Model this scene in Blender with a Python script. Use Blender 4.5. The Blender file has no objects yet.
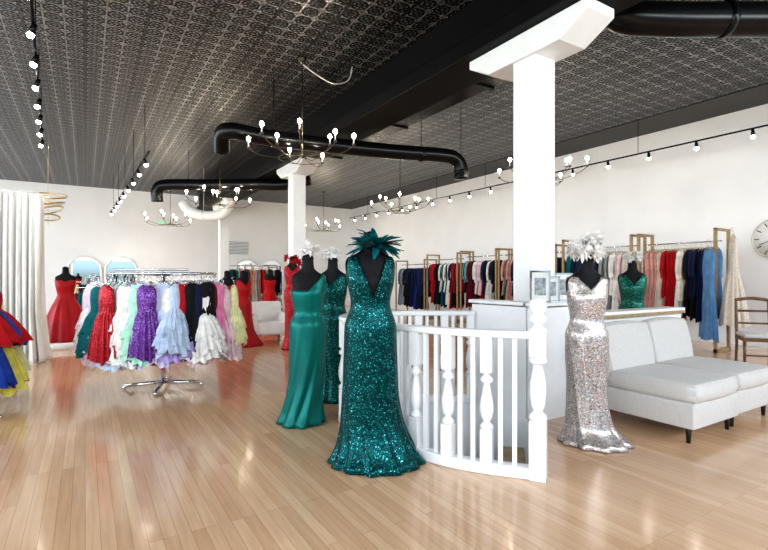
import bpy, bmesh, math, random
from math import sin, cos, pi, radians
from mathutils import Vector, Matrix
from mathutils.geometry import tessellate_polygon
random.seed(7)
scn = bpy.context.scene
COL = scn.collection
try:
    scn.view_settings.view_transform = 'Standard'
    scn.view_settings.look = 'Medium High Contrast'
except Exception:
    pass

# ---------------------------------------------------------------- materials
def nodes_of(name):
    m = bpy.data.materials.new(name); m.use_nodes = True
    nt = m.node_tree; b = nt.nodes['Principled BSDF']
    return m, nt, b

def mat(name, col, rough=0.5, metal=0.0, var=0.08, scale=8.0, bump=0.0, bscale=60.0, sheen=0.0, coat=0.0, spec=None, bdist=0.01):
    m, nt, b = nodes_of(name)
    tc = nt.nodes.new('ShaderNodeTexCoord')
    nz = nt.nodes.new('ShaderNodeTexNoise'); nz.inputs['Scale'].default_value = scale
    nt.links.new(tc.outputs['Object'], nz.inputs['Vector'])
    rp = nt.nodes.new('ShaderNodeValToRGB')
    rp.color_ramp.elements[0].position = 0.3; rp.color_ramp.elements[1].position = 0.7
    rp.color_ramp.elements[0].color = [c*(1-var) for c in col]+[1]
    rp.color_ramp.elements[1].color = [min(1, c*(1+var)) for c in col]+[1]
    nt.links.new(nz.outputs['Fac'], rp.inputs['Fac'])
    nt.links.new(rp.outputs['Color'], b.inputs['Base Color'])
    b.inputs['Roughness'].default_value = rough
    b.inputs['Metallic'].default_value = metal
    if spec is not None: b.inputs['Specular IOR Level'].default_value = spec
    if sheen: b.inputs['Sheen Weight'].default_value = sheen
    if coat: b.inputs['Coat Weight'].default_value = coat
    if bump:
        n2 = nt.nodes.new('ShaderNodeTexNoise'); n2.inputs['Scale'].default_value = bscale
        nt.links.new(tc.outputs['Object'], n2.inputs['Vector'])
        bp = nt.nodes.new('ShaderNodeBump'); bp.inputs['Strength'].default_value = bump
        bp.inputs['Distance'].default_value = bdist
        nt.links.new(n2.outputs['Fac'], bp.inputs['Height'])
        nt.links.new(bp.outputs['Normal'], b.inputs['Normal'])
    return m

def sequin(name, stops, rough=0.3, metal=0.5, scale=110.0, bump=0.5):
    m, nt, b = nodes_of(name)
    tc = nt.nodes.new('ShaderNodeTexCoord')
    v = nt.nodes.new('ShaderNodeTexVoronoi'); v.inputs['Scale'].default_value = scale
    nt.links.new(tc.outputs['Object'], v.inputs['Vector'])
    sp = nt.nodes.new('ShaderNodeSeparateColor'); nt.links.new(v.outputs['Color'], sp.inputs['Color'])
    rp = nt.nodes.new('ShaderNodeValToRGB'); els = rp.color_ramp.elements
    els[0].position = stops[0][0]; els[0].color = list(stops[0][1])+[1]
    els[1].position = stops[-1][0]; els[1].color = list(stops[-1][1])+[1]
    for p, c in stops[1:-1]:
        e = els.new(p); e.color = list(c)+[1]
    nt.links.new(sp.outputs['Red'], rp.inputs['Fac'])
    nt.links.new(rp.outputs['Color'], b.inputs['Base Color'])
    b.inputs['Roughness'].default_value = rough; b.inputs['Metallic'].default_value = metal
    b.inputs['Specular IOR Level'].default_value = .3
    bp = nt.nodes.new('ShaderNodeBump'); bp.inputs['Strength'].default_value = bump; bp.inputs['Distance'].default_value = 0.003
    nt.links.new(sp.outputs['Green'], bp.inputs['Height'])
    nt.links.new(bp.outputs['Normal'], b.inputs['Normal'])
    return m

def emis(name, col, s):
    m, nt, b = nodes_of(name)
    b.inputs['Base Color'].default_value = list(col)+[1]
    b.inputs['Emission Color'].default_value = list(col)+[1]
    b.inputs['Emission Strength'].default_value = s
    return m

def floor_material():
    m, nt, b = nodes_of('oak_strip_floor')
    tc = nt.nodes.new('ShaderNodeTexCoord')
    sx = nt.nodes.new('ShaderNodeSeparateXYZ'); nt.links.new(tc.outputs['Object'], sx.inputs[0])
    cx = nt.nodes.new('ShaderNodeCombineXYZ')
    nt.links.new(sx.outputs['Y'], cx.inputs['X']); nt.links.new(sx.outputs['X'], cx.inputs['Y'])
    br = nt.nodes.new('ShaderNodeTexBrick')
    br.inputs['Scale'].default_value = 1.0
    br.inputs['Brick Width'].default_value = 1.3; br.inputs['Row Height'].default_value = 0.066
    br.inputs['Mortar Size'].default_value = 0.0011; br.inputs['Mortar Smooth'].default_value = 0.3
    br.inputs['Bias'].default_value = 0.0
    br.offset = 0.37; br.offset_frequency = 3
    br.inputs['Color1'].default_value = (0.74, 0.505, 0.32, 1)
    br.inputs['Color2'].default_value = (0.61, 0.385, 0.225, 1)
    br.inputs['Mortar'].default_value = (0.32, 0.19, 0.10, 1)
    nt.links.new(cx.outputs[0], br.inputs['Vector'])
    mp = nt.nodes.new('ShaderNodeMapping'); mp.inputs['Scale'].default_value = (22, 1.2, 1)
    nt.links.new(tc.outputs['Object'], mp.inputs['Vector'])
    nz = nt.nodes.new('ShaderNodeTexNoise'); nz.inputs['Scale'].default_value = 2.0; nz.inputs['Detail'].default_value = 6
    nt.links.new(mp.outputs[0], nz.inputs['Vector'])
    rp = nt.nodes.new('ShaderNodeValToRGB')
    rp.color_ramp.elements[0].position = .3; rp.color_ramp.elements[0].color = (.90, .87, .84, 1)
    rp.color_ramp.elements[1].position = .7; rp.color_ramp.elements[1].color = (1.05, 1.04, 1.03, 1)
    nt.links.new(nz.outputs['Fac'], rp.inputs['Fac'])
    mx = nt.nodes.new('ShaderNodeMix'); mx.data_type = 'RGBA'; mx.blend_type = 'MULTIPLY'
    mx.inputs[0].default_value = 1.0
    nt.links.new(br.outputs['Color'], mx.inputs[6]); nt.links.new(rp.outputs['Color'], mx.inputs[7])
    nt.links.new(mx.outputs[2], b.inputs['Base Color'])
    n2 = nt.nodes.new('ShaderNodeTexNoise'); n2.inputs['Scale'].default_value = 1.3
    nt.links.new(tc.outputs['Object'], n2.inputs['Vector'])
    mr = nt.nodes.new('ShaderNodeMapRange'); mr.inputs['To Min'].default_value = .15; mr.inputs['To Max'].default_value = .24
    nt.links.new(n2.outputs['Fac'], mr.inputs['Value']); nt.links.new(mr.outputs[0], b.inputs['Roughness'])
    b.inputs['Coat Weight'].default_value = .4; b.inputs['Coat Roughness'].default_value = .1
    bp = nt.nodes.new('ShaderNodeBump'); bp.inputs['Strength'].default_value = .2; bp.inputs['Distance'].default_value = .001; bp.invert = True
    nt.links.new(br.outputs['Fac'], bp.inputs['Height']); nt.links.new(bp.outputs['Normal'], b.inputs['Normal'])
    return m

def tin_material():
    m, nt, b = nodes_of('black_pressed_tin')
    L = nt.links
    tc = nt.nodes.new('ShaderNodeTexCoord')
    def M(op, a, bb=None):
        n = nt.nodes.new('ShaderNodeMath'); n.operation = op
        for i, v in enumerate((a, bb)):
            if v is None: continue
            if isinstance(v, (int, float)): n.inputs[i].default_value = v
            else: L.new(v, n.inputs[i])
        return n.outputs[0]
    sx = nt.nodes.new('ShaderNodeSeparateXYZ'); L.new(tc.outputs['Object'], sx.inputs[0])
    def cell(T):
        fx = M('SUBTRACT', M('FRACT', M('DIVIDE', sx.outputs['X'], T)), .5)
        fy = M('SUBTRACT', M('FRACT', M('DIVIDE', sx.outputs['Y'], T)), .5)
        return fx, fy
    fx, fy = cell(.22)
    r = M('SQRT', M('ADD', M('MULTIPLY', fx, fx), M('MULTIPLY', fy, fy)))
    rings = M('ADD', M('MULTIPLY', M('SINE', M('MULTIPLY', r, 27.0)), .5), .5)
    ang = M('ARCTAN2', fy, fx)
    pet = M('ADD', M('MULTIPLY', M('COSINE', M('MULTIPLY', ang, 8.0)), .5), .5)
    edge = M('GREATER_THAN', M('MAXIMUM', M('ABSOLUTE', fx), M('ABSOLUTE', fy)), .455)
    pat = M('MAXIMUM', M('MULTIPLY', rings, M('ADD', M('MULTIPLY', pet, .75), .25)), M('MULTIPLY', edge, .85))
    gx, gy = cell(.66)
    seam = M('GREATER_THAN', M('ABSOLUTE', gx), .46)
    nz = nt.nodes.new('ShaderNodeTexNoise'); nz.inputs['Scale'].default_value = 22; nz.inputs['Detail'].default_value = 3
    L.new(tc.outputs['Object'], nz.inputs['Vector'])
    n3 = M('MAXIMUM', M('ADD', M('MULTIPLY', nz.outputs['Fac'], 4.0), -1.0), 0.0)
    pat2 = M('MULTIPLY', M('POWER', pat, 2.4), n3)
    pat2 = M('MULTIPLY', pat2, M('SUBTRACT', 1.0, M('MULTIPLY', seam, .7)))
    rp = nt.nodes.new('ShaderNodeValToRGB')
    rp.color_ramp.elements[0].position = .18; rp.color_ramp.elements[0].color = (.0015, .0015, .0018, 1)
    rp.color_ramp.elements[1].position = 1.0; rp.color_ramp.elements[1].color = (.36, .36, .36, 1)  # grey sheen on the raised pattern: highlights painted into the black base colour
    L.new(pat2, rp.inputs['Fac']); L.new(rp.outputs['Color'], b.inputs['Base Color'])
    b.inputs['Roughness'].default_value = .30; b.inputs['Metallic'].default_value = .6
    b.inputs['Specular IOR Level'].default_value = .35
    bp = nt.nodes.new('ShaderNodeBump'); bp.inputs['Strength'].default_value = .9; bp.inputs['Distance'].default_value = .014
    L.new(M('SUBTRACT', pat, M('MULTIPLY', seam, .8)), bp.inputs['Height']); L.new(bp.outputs['Normal'], b.inputs['Normal'])
    return m

M_floor = floor_material(); M_tin = tin_material()
M_wall = mat('white_plaster', (.85, .86, .865), .8, var=.02, scale=1.5, bump=.05, bscale=80)
M_white = mat('white_gloss_paint', (.84, .845, .84), .35, var=.02)
M_black = mat('black_painted_metal', (.003, .003, .0035), .24, var=.2, scale=4, spec=.3)
M_blackmatte = mat('black_matte_paint', (.003, .003, .0035), .5, var=.2, scale=3, spec=.12)
M_band = mat('charcoal_plain_ceiling', (.040, .040, .039), .6, var=.1)
M_skin = mat('black_jersey_form', (.006, .006, .007), .65, var=.1, bump=.1, spec=.25)
M_chrome = mat('brushed_chrome', (.75, .76, .78), .18, 1.0, var=.05)
M_brass = mat('aged_brass', (.10, .08, .05), .35, .9, var=.15)
M_gold = mat('brass_gold', (.62, .45, .18), .3, .9, var=.1)
M_pale = mat('pale_champagne_metal', (.62, .58, .5), .4, .3, var=.05)
M_oakframe = mat('golden_oak_frame', (.36, .25, .13), .45, var=.2, scale=15)
M_wood = mat('brown_chair_wood', (.16, .075, .03), .4, var=.25, scale=12)
M_leg = mat('ebony_leg', (.015, .012, .01), .4)
M_fabric = mat('light_grey_linen', (.60, .575, .54), .9, var=.07, scale=90, bump=.3, bscale=260, sheen=.1)
M_whitefab = mat('white_upholstery', (.80, .78, .75), .85, var=.04, bump=.1)
M_curtain = mat('ivory_sheer_curtain', (.90, .90, .88), .85, var=.03, sheen=.1)
M_bulb = emis('warm_bulb', (1.0, .88, .70), 100)
M_spot = emis('spot_bulb', (1.0, .93, .82), 100)
M_exit = emis('exit_green', (.05, .6, .25), 1.0)
M_paper = mat('print_paper', (.80, .80, .78), .6, var=.05, scale=18)
M_photo = mat('print_image', (.30, .33, .34), .5, var=.6, scale=22)
M_mirror = mat('mirror_silver', (.93, .95, .96), .02, 1.0, var=.0)
M_teal = sequin('dark_teal_sequin', [(0, (.0, .018, .020)), (.6, (.0, .042, .044)), (.84, (.0, .10, .10)), (.96, (.0, .24, .23)), (1, (.15, .75, .70))], scale=165, metal=.7, rough=.33, bump=.6)
M_teal2 = sequin('deep_green_sequin', [(0, (.0, .022, .020)), (.75, (.0, .055, .050)), (.93, (.01, .17, .15)), (1, (.12, .55, .5))], scale=160, metal=.65, rough=.33)
M_green2 = sequin('green_velvet_sequin', [(0, (.0, .035, .025)), (.75, (.0, .09, .065)), (1, (.1, .40, .3))], scale=150, metal=.5)
M_emer = mat('emerald_satin', (.0, .135, .115), .34, metal=.35, var=.15, scale=3, spec=.25)
M_silver = sequin('silver_iridescent_sequin', [(0, (.20, .15, .10)), (.22, (.50, .41, .30)), (.42, (.34, .42, .54)), (.6, (.62, .52, .38)), (.75, (.60, .46, .50)), (.9, (.72, .70, .66)), (1, (1, .97, .9))], rough=.28, metal=.7, scale=120, bump=.55)
M_red = mat('red_satin', (.36, .003, .008), .5, var=.2, scale=4, spec=.3)
M_redseq = sequin('red_sequin', [(0, (.20, .0, .006)), (.8, (.42, .004, .015)), (1, (.9, .12, .12))], scale=150, metal=.35)
M_purpseq = sequin('purple_sequin', [(0, (.05, .008, .11)), (.8, (.15, .03, .27)), (1, (.5, .32, .7))], scale=150, metal=.35)
M_pinkseq = sequin('pale_pink_sequin', [(0, (.5, .3, .36)), (.8, (.75, .5, .55)), (1, (1, .9, .9))], scale=170, metal=.2)
M_lace = sequin('cream_lace', [(0, (.58, .51, .42)), (.5, (.70, .63, .53)), (1, (.80, .74, .65))], scale=90, metal=.0, rough=.8, bump=.4)
M_wfeather = mat('white_feather', (.82, .80, .76), .8, var=.15, scale=30)
M_tfeather = mat('teal_feather', (.0, .13, .14), .5, var=.6, scale=20, spec=.3)
M_rfeather = mat('red_feather', (.45, .006, .01), .6, var=.3, scale=20)

def cloth(name, col, rough=.75): return mat('cloth_'+name, col, rough, var=.18, scale=9, bump=.5, bscale=45, bdist=.02, spec=.25)
C = {k: cloth(k, v) for k, v in dict(
    navy=(.008, .015, .055), black=(.007, .007, .009), red=(.42, .006, .012), blush=(.62, .34, .29), cream=(.68, .62, .52),
    ivory=(.80, .78, .74), skyblue=(.12, .28, .52), royal=(.015, .06, .34), burgundy=(.15, .006, .02), teal=(.0, .12, .13),
    lavender=(.40, .32, .60), lilac=(.60, .56, .74), mint=(.40, .72, .55), green=(.02, .24, .09), paleblue=(.50, .60, .75), pink=(.72, .22, .38),
    palepink=(.78, .58, .62), yellow=(.78, .70, .14), lemon=(.78, .76, .42), grey=(.31, .32, .34), aqua=(.16, .50, .53), coral=(.70, .18, .12), slate=(.09, .14, .22), hotpink=(.62, .05, .20)).items()}

# ---------------------------------------------------------------- mesh helpers
class MB:
    def __init__(s): s.v = []; s.f = []; s.sm = []
    def add(s, vs, fs, smooth=False):
        o = len(s.v); s.v += [tuple(v) for v in vs]
        for f in fs: s.f.append(tuple(i+o for i in f)); s.sm.append(smooth)
    def box(s, c, d, rz=0.0):
        x, y, z = c; a, b, h = d[0]/2, d[1]/2, d[2]/2
        vs = []
        for dz in (-h, h):
            for dx, dy in ((-a, -b), (a, -b), (a, b), (-a, b)):
                vs.append((x+dx*cos(rz)-dy*sin(rz), y+dx*sin(rz)+dy*cos(rz), z+dz))
        s.add(vs, [(3, 2, 1, 0), (4, 5, 6, 7), (0, 1, 5, 4), (1, 2, 6, 5), (2, 3, 7, 6), (3, 0, 4, 7)])
    def tube(s, pts, r, n=10, closed=False):
        pts = [Vector(p) for p in pts]; m = len(pts)
        rs = r if isinstance(r, (list, tuple)) else [r]*m
        vs = []; prev = None
        for i, p in enumerate(pts):
            if closed: t = pts[(i+1) % m]-pts[i-1]
            elif i == 0: t = pts[1]-p
            elif i == m-1: t = p-pts[i-1]
            else: t = pts[i+1]-pts[i-1]
            t.normalize()
            if prev is None:
                up = Vector((0, 0, 1)) if abs(t.z) < .9 else Vector((1, 0, 0))
                a = t.cross(up).normalized()
            else:
                a = (prev-t*prev.dot(t)).normalized()
            prev = a; b = t.cross(a)
            for k in range(n):
                an = 2*pi*k/n; vs.append(p+a*cos(an)*rs[i]+b*sin(an)*rs[i])
        fs = []
        for i in range(m if closed else m-1):
            j = (i+1) % m
            for k in range(n):
                k2 = (k+1) % n; fs.append((i*n+k, j*n+k, j*n+k2, i*n+k2))
        if not closed:
            fs.append(tuple(range(n))); fs.append(tuple((m-1)*n+k for k in reversed(range(n))))
        s.add(vs, fs, True)
    def lathe(s, prof, c=(0, 0), n=20):
        vs = []
        for r, z in prof:
            for k in range(n): vs.append((c[0]+r*cos(2*pi*k/n), c[1]+r*sin(2*pi*k/n), z))
        fs = []
        for i in range(len(prof)-1):
            for k in range(n):
                k2 = (k+1) % n; fs.append((i*n+k, i*n+k2, (i+1)*n+k2, (i+1)*n+k))
        fs.append(tuple(reversed(range(n)))); fs.append(tuple((len(prof)-1)*n+k for k in range(n)))
        s.add(vs, fs, True)
    def sphere(s, c, r, n=12):
        rr = r if isinstance(r, (tuple, list)) else (r, r, r)
        m = n//2; vs = []
        for i in range(m+1):
            t = pi*i/m
            for k in range(n):
                vs.append((c[0]+rr[0]*max(sin(t), .002)*cos(2*pi*k/n), c[1]+rr[1]*max(sin(t), .002)*sin(2*pi*k/n), c[2]-rr[2]*cos(t)))
        fs = [(i*n+k, i*n+(k+1) % n, (i+1)*n+(k+1) % n, (i+1)*n+k) for i in range(m) for k in range(n)]
        s.add(vs, fs, True)
    def sweep(s, path, w, z0, z1):
        P = [Vector((p[0], p[1])) for p in path]; vs = []
        for i, p in enumerate(P):
            t = (P[min(i+1, len(P)-1)]-P[max(i-1, 0)]).normalized(); nrm = Vector((-t.y, t.x))
            for sgn, z in ((-1, z0), (1, z0), (1, z1), (-1, z1)):
                q = p+nrm*sgn*w/2; vs.append((q.x, q.y, z))
        fs = []
        for i in range(len(P)-1):
            for k in range(4):
                k2 = (k+1) % 4; fs.append((i*4+k, (i+1)*4+k, (i+1)*4+k2, i*4+k2))
        fs.append((0, 1, 2, 3)); e = (len(P)-1)*4; fs.append((e+3, e+2, e+1, e))
        s.add(vs, fs)
    def mesh(s, name):
        me = bpy.data.meshes.new(name); me.from_pydata(s.v, [], s.f)
        me.polygons.foreach_set('use_smooth', s.sm); me.update()
        bm = bmesh.new(); bm.from_mesh(me); bmesh.ops.recalc_face_normals(bm, faces=bm.faces); bm.to_mesh(me); bm.free()
        return me

def obj(name, data, material=None, parent=None, loc=None, rot=None, label=None, category=None, group=None, kind=None, bevel=0, bseg=2):
    me = data.mesh(name) if isinstance(data, MB) else data
    o = bpy.data.objects.new(name, me); COL.objects.link(o)
    if material and not me.materials: me.materials.append(material)
    if parent: o.parent = parent
    if loc: o.location = loc
    if rot: o.rotation_euler = rot
    if label: o['label'] = label
    if category: o['category'] = category
    if group: o['group'] = group
    if kind: o['kind'] = kind
    if bevel:
        b = o.modifiers.new('bevel', 'BEVEL'); b.width = bevel; b.segments = bseg; b.limit_method = 'ANGLE'
    return o

def thing(name, label, category, loc=(0, 0, 0), rz=0.0, group=None):
    o = bpy.data.objects.new(name, None); COL.objects.link(o)
    o.empty_display_size = .1; o.location = loc; o.rotation_euler = (0, 0, rz)
    o['label'] = label; o['category'] = category
    if group: o['group'] = group
    return o

def copy_tree(root, loc, rz=0.0, label=None, scale=None):
    def rec(o, par):
        c = o.copy(); COL.objects.link(c)
        if par: c.parent = par
        for ch in list(o.children): rec(ch, c)
        return c
    r = rec(root, None); r.location = loc; r.rotation_euler = (0, 0, rz)
    if label: r['label'] = label
    if scale: r.scale = (scale,)*3
    return r

def rbox(c, d, bev=.04, seg=4, puff=0.0):
    bm = bmesh.new(); bmesh.ops.create_cube(bm, size=1)
    for v in bm.verts: v.co = Vector((v.co.x*d[0], v.co.y*d[1], v.co.z*d[2]))
    if puff:
        bmesh.ops.subdivide_edges(bm, edges=bm.edges, cuts=7, use_grid_fill=True)
        for v in bm.verts:
            x, y, z = v.co.x/d[0]*2, v.co.y/d[1]*2, v.co.z/d[2]*2
            k = 1-.03*(x*x*y*y+y*y*z*z+z*z*x*x)
            v.co.x *= k; v.co.y *= k; v.co.z *= k
            if abs(x) > .98: v.co.x += math.copysign(puff*.4*(1-y*y)*(1-z*z), x)
            if abs(y) > .98: v.co.y += math.copysign(puff*(1-x*x)*(1-z*z), y)
            if abs(z) > .98: v.co.z += math.copysign(puff*(1-x*x)*(1-y*y), z)
        es = [e for e in bm.edges if len(e.link_faces) == 2 and e.calc_face_angle() > .8]
        bmesh.ops.bevel(bm, geom=es, offset=min(bev, min(d)*.09), segments=3, affect='EDGES', profile=.5)
    else:
        bmesh.ops.bevel(bm, geom=bm.edges[:], offset=bev, segments=seg, affect='EDGES', profile=.5)
    bmesh.ops.translate(bm, verts=bm.verts, vec=c)
    me = bpy.data.meshes.new('rbox'); bm.to_mesh(me); bm.free()
    me.polygons.foreach_set('use_smooth', [True]*len(me.polygons))
    return me

def arc3(pts, per=8, closed=False):
    P = [Vector(p) for p in pts]; out = []
    n = len(P)
    for i in range(n-1 if not closed else n):
        if closed: a, b, c, d = P[i-1], P[i], P[(i+1) % n], P[(i+2) % n]
        else: a, b, c, d = P[max(i-1, 0)], P[i], P[i+1], P[min(i+2, n-1)]
        for k in range(per):
            t = k/per
            out.append(.5*((2*b)+(-a+c)*t+(2*a-5*b+4*c-d)*t*t+(-a+3*b-3*c+d)*t**3))
    if not closed: out.append(P[-1])
    return out

def keyf(keys):
    keys = sorted(keys)
    def f(z):
        if z <= keys[0][0]: return keys[0][1:]
        if z >= keys[-1][0]: return keys[-1][1:]
        for i in range(len(keys)-1):
            if keys[i][0] <= z <= keys[i+1][0]: break
        k0, k1 = keys[i], keys[i+1]; h = k1[0]-k0[0]; t = (z-k0[0])/h
        km = keys[max(i-1, 0)]; kp = keys[min(i+2, len(keys)-1)]
        out = []
        for j in range(1, len(k0)):
            def sl(a, b): return (b[j]-a[j])/(b[0]-a[0]) if b[0] != a[0] else 0
            s0 = sl(km, k0); s1 = sl(k0, k1); s2 = sl(k1, kp)
            m0 = 0 if s0*s1 <= 0 else 2*s0*s1/(s0+s1)
            m1 = 0 if s1*s2 <= 0 else 2*s1*s2/(s1+s2)
            if i == 0: m0 = s1
            if i == len(keys)-2: m1 = s1
            out.append((2*t**3-3*t*t+1)*k0[j]+(t**3-2*t*t+t)*h*m0+(-2*t**3+3*t*t)*k1[j]+(t**3-t*t)*h*m1)
        return out
    return f

def gown_mesh(keys, ztop, zbot=lambda a: 0.0, n=84, lev=44, nf=11, ph=0.0, seed=0, swirl=0.0):
    f = keyf(keys); mb = MB(); vs = []
    rnd = random.Random(seed); p2 = rnd.random()*6; p3 = rnd.random()*6
    for i in range(lev+1):
        s = (i/lev)**.9
        for k in range(n):
            a = 2*pi*k/n; zb = zbot(a); z = zb+(ztop(a)-zb)*s
            cx, cy, rx, ry, fo = f(z); aa = a+swirl*z
            w = 1+fo*(sin(nf*aa+ph)*.6+sin((nf*2-3)*aa+p2+z*1.5)*.25+sin(3*aa+p3-z*2)*.3)
            vs.append((cx+rx*w*cos(a), cy+ry*w*sin(a), z))
    fs = [(i*n+k, i*n+(k+1) % n, (i+1)*n+(k+1) % n, (i+1)*n+k) for i in range(lev) for k in range(n)]
    mb.add(vs, fs, True)
    return mb

def blade(mb, rnd, o, d, L, W, curl, m=6):
    side = d.cross(Vector((rnd.uniform(-.8, .8), rnd.uniform(-.8, .8), 1))).normalized()
    nrm = side.cross(d).normalized(); vs = []
    for j in range(m+1):
        t = j/m
        p = o+d*(L*t)+nrm*(curl*L*t*t)+Vector((0, 0, -.15*L*t*t))
        w = W*(sin(pi*min(1, t*.88+.08))**.7)*(1-.15*t)
        if j == m: w = W*.12
        vs += [p-side*w+nrm*.15*W, p-nrm*.15*W, p+side*w+nrm*.15*W]
    fs = []
    for j in range(m):
        q = j*3
        fs += [(q, q+1, q+4, q+3), (q+1, q+2, q+5, q+4)]
    mb.add(vs, fs, True)
def rdir(rnd, lo, hi):
    az = rnd.random()*2*pi; el = rnd.uniform(lo, hi)
    return Vector((cos(az)*cos(el), sin(az)*cos(el), sin(el)))
def feather_mesh(n, ln, wd, seed, core=.3, hi=1.2):
    rnd = random.Random(seed); mb = MB()
    for i in range(n):
        blade(mb, rnd, Vector((0, 0, 0)), rdir(rnd, -.45, hi), ln*rnd.uniform(.5, 1.15), wd*rnd.uniform(.6, 1.2), rnd.uniform(-.6, .4))
    mb.sphere((0, 0, 0), ln*core, 10)
    return mb
def flower_mesh(n, R, seed, wisps=14):
    rnd = random.Random(seed); mb = MB()
    for f in range(n):
        c = rdir(rnd, -.2, 1.1)*R*rnd.uniform(.4, .72); ax = c.normalized()
        for i in range(28):
            d = (ax*.5+rdir(rnd, -1.4, 1.4)).normalized()
            blade(mb, rnd, c, d, R*rnd.uniform(.26, .44), R*rnd.uniform(.07, .12), rnd.uniform(-.8, .8), 4)
        mb.sphere(c, R*.12, 8)
    for i in range(wisps):
        blade(mb, rnd, Vector((0, 0, 0)), rdir(rnd, -.2, 1.2), R*rnd.uniform(.75, 1.08), R*.016, rnd.uniform(-.8, .8), 6)
    mb.sphere((0, 0, 0), R*.3, 10)
    return mb

# ---------------------------------------------------------------- room shell
XR, YB, H = 10.66, 20.0, 4.5
XL, YF = -5.0, -3.0
RAIL = arc3([(2.46, 2.12, 0), (2.28, 2.34, 0), (2.14, 2.56, 0), (2.03, 2.86, 0), (1.95, 3.2, 0), (1.92, 3.6, 0), (2.02, 3.95, 0), (2.3, 4.16, 0), (2.8, 4.10, 0), (3.44, 3.74, 0)], 5)
hole = [(p.x+.03, p.y-.005) for p in RAIL[:-1]] + [(3.44, 3.72), (3.44, 3.04)]
outer = [(XL, YF), (XR, YF), (XR, YB), (XL, YB)]
allp = [Vector((x, y, 0)) for x, y in outer+hole]
tris = tessellate_polygon([[Vector((x, y, 0)) for x, y in outer], [Vector((x, y, 0)) for x, y in hole]])
mb = MB(); mb.add(allp, tris)
o = obj('floor', mb, M_floor, kind='structure', label='glossy honey oak strip wood floor')
bm = bmesh.new(); bm.from_mesh(o.data)
for f in bm.faces:
    if f.normal.z < 0: f.normal_flip()
bm.to_mesh(o.data); bm.free()
mb = MB(); nh = len(hole)
vs = [(x, y, 0.0) for x, y in hole]+[(x, y, -2.6) for x, y in hole]
mb.add(vs, [(i, (i+1) % nh, (i+1) % nh+nh, i+nh) for i in range(nh)]+[tuple(range(nh, 2*nh))])
obj('wall_stairwell', mb, M_wall, kind='structure', label='white plastered stairwell shaft')

mb = MB(); mb.box(((XL+9.56)/2, (YF+YB)/2, H+.05), (9.56-XL, YB-YF, .1))
obj('ceiling', mb, M_tin, kind='structure', label='black pressed tin tile ceiling')
mb = MB(); mb.box(((9.56+XR)/2, (YF+YB)/2, H+.04), (XR-9.56, YB-YF, .1))
obj('trim_1', mb, M_band, kind='structure', label='plain charcoal ceiling border')
mb = MB(); mb.box((XR+.1, (YF+YB)/2, H/2), (.2, YB-YF+.4, H))
obj('wall_right', mb, M_wall, kind='structure')
mb = MB(); mb.box(((XL+XR)/2, YB+.1, H/2), (XR-XL, .2, H))
obj('wall_back', mb, M_wall, kind='structure')
mb = MB(); mb.box((XR-.012, (YF+YB)/2, .08), (.024, YB-YF, .16)); obj('baseboard_right', mb, M_white, kind='structure')
mb = MB(); mb.box(((XL+XR)/2, YB-.012, .08), (XR-XL, .024, .16)); obj('baseboard_back', mb, M_white, kind='structure')
mb = MB()
mb.box((XL-.1, (YF+YB)/2, .35), (.2, YB-YF, .7)); mb.box((XL-.1, (YF+YB)/2, 4.15), (.2, YB-YF, .7))
for i in range(8):
    mb.box((XL-.1, YF+.25+i*(YB-YF-.5)/7, 2.25), (.2, .5, 3.1))
obj('wall_left', mb, M_wall, kind='structure')
mb = MB()
mb.box(((XL+XR)/2, YF-.1, .25), (XR-XL, .2, .5)); mb.box(((XL+XR)/2, YF-.1, 4.2), (XR-XL, .2, .6))
for i in range(6):
    mb.box((XL+.15+i*(XR-XL-.3)/5, YF-.1, 2.2), (.3, .2, 3.4))
obj('wall_front', mb, M_wall, kind='structure')

# ---------------------------------------------------------------- beam, columns, ducts
mb = MB(); mb.box((3.84, 9.0, 3.81), (.60, 21.9, .20)); mb.box((3.96, 9.0, 4.2), (.30, 21.9, .6))
obj('ceiling_beam', mb, M_blackmatte, label='long stepped black beam over the columns', category='beam', bevel=.01)
def column(x, y):
    c = thing('column', 'square white painted column with bolster cap carrying the black beam', 'column', (x, y, 0), group='white columns')
    m = MB(); m.box((0, 0, 1.75), (.29, .29, 3.5)); obj('shaft', m, M_white, c, bevel=.012)
    m = MB(); m.box((0, 0, .12), (.34, .34, .24)); obj('plinth', m, M_white, c, bevel=.01)
    m = MB()
    prof = [(-.75, 3.705), (-.75, 3.62), (-.45, 3.46), (.45, 3.46), (.75, 3.62), (.75, 3.705)]
    w = .19; vs = [(-w, a, z) for a, z in prof]+[(w, a, z) for a, z in prof]; k = len(prof)
    m.add(vs, [tuple(range(k)), tuple(reversed(range(k, 2*k)))]+[(i, (i+1) % k, (i+1) % k+k, i+k) for i in range(k)])
    obj('bolster', m, M_white, c, bevel=.01)
column(3.84, 3.31); column(3.84, 9.69); column(3.84, 16.1)

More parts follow.
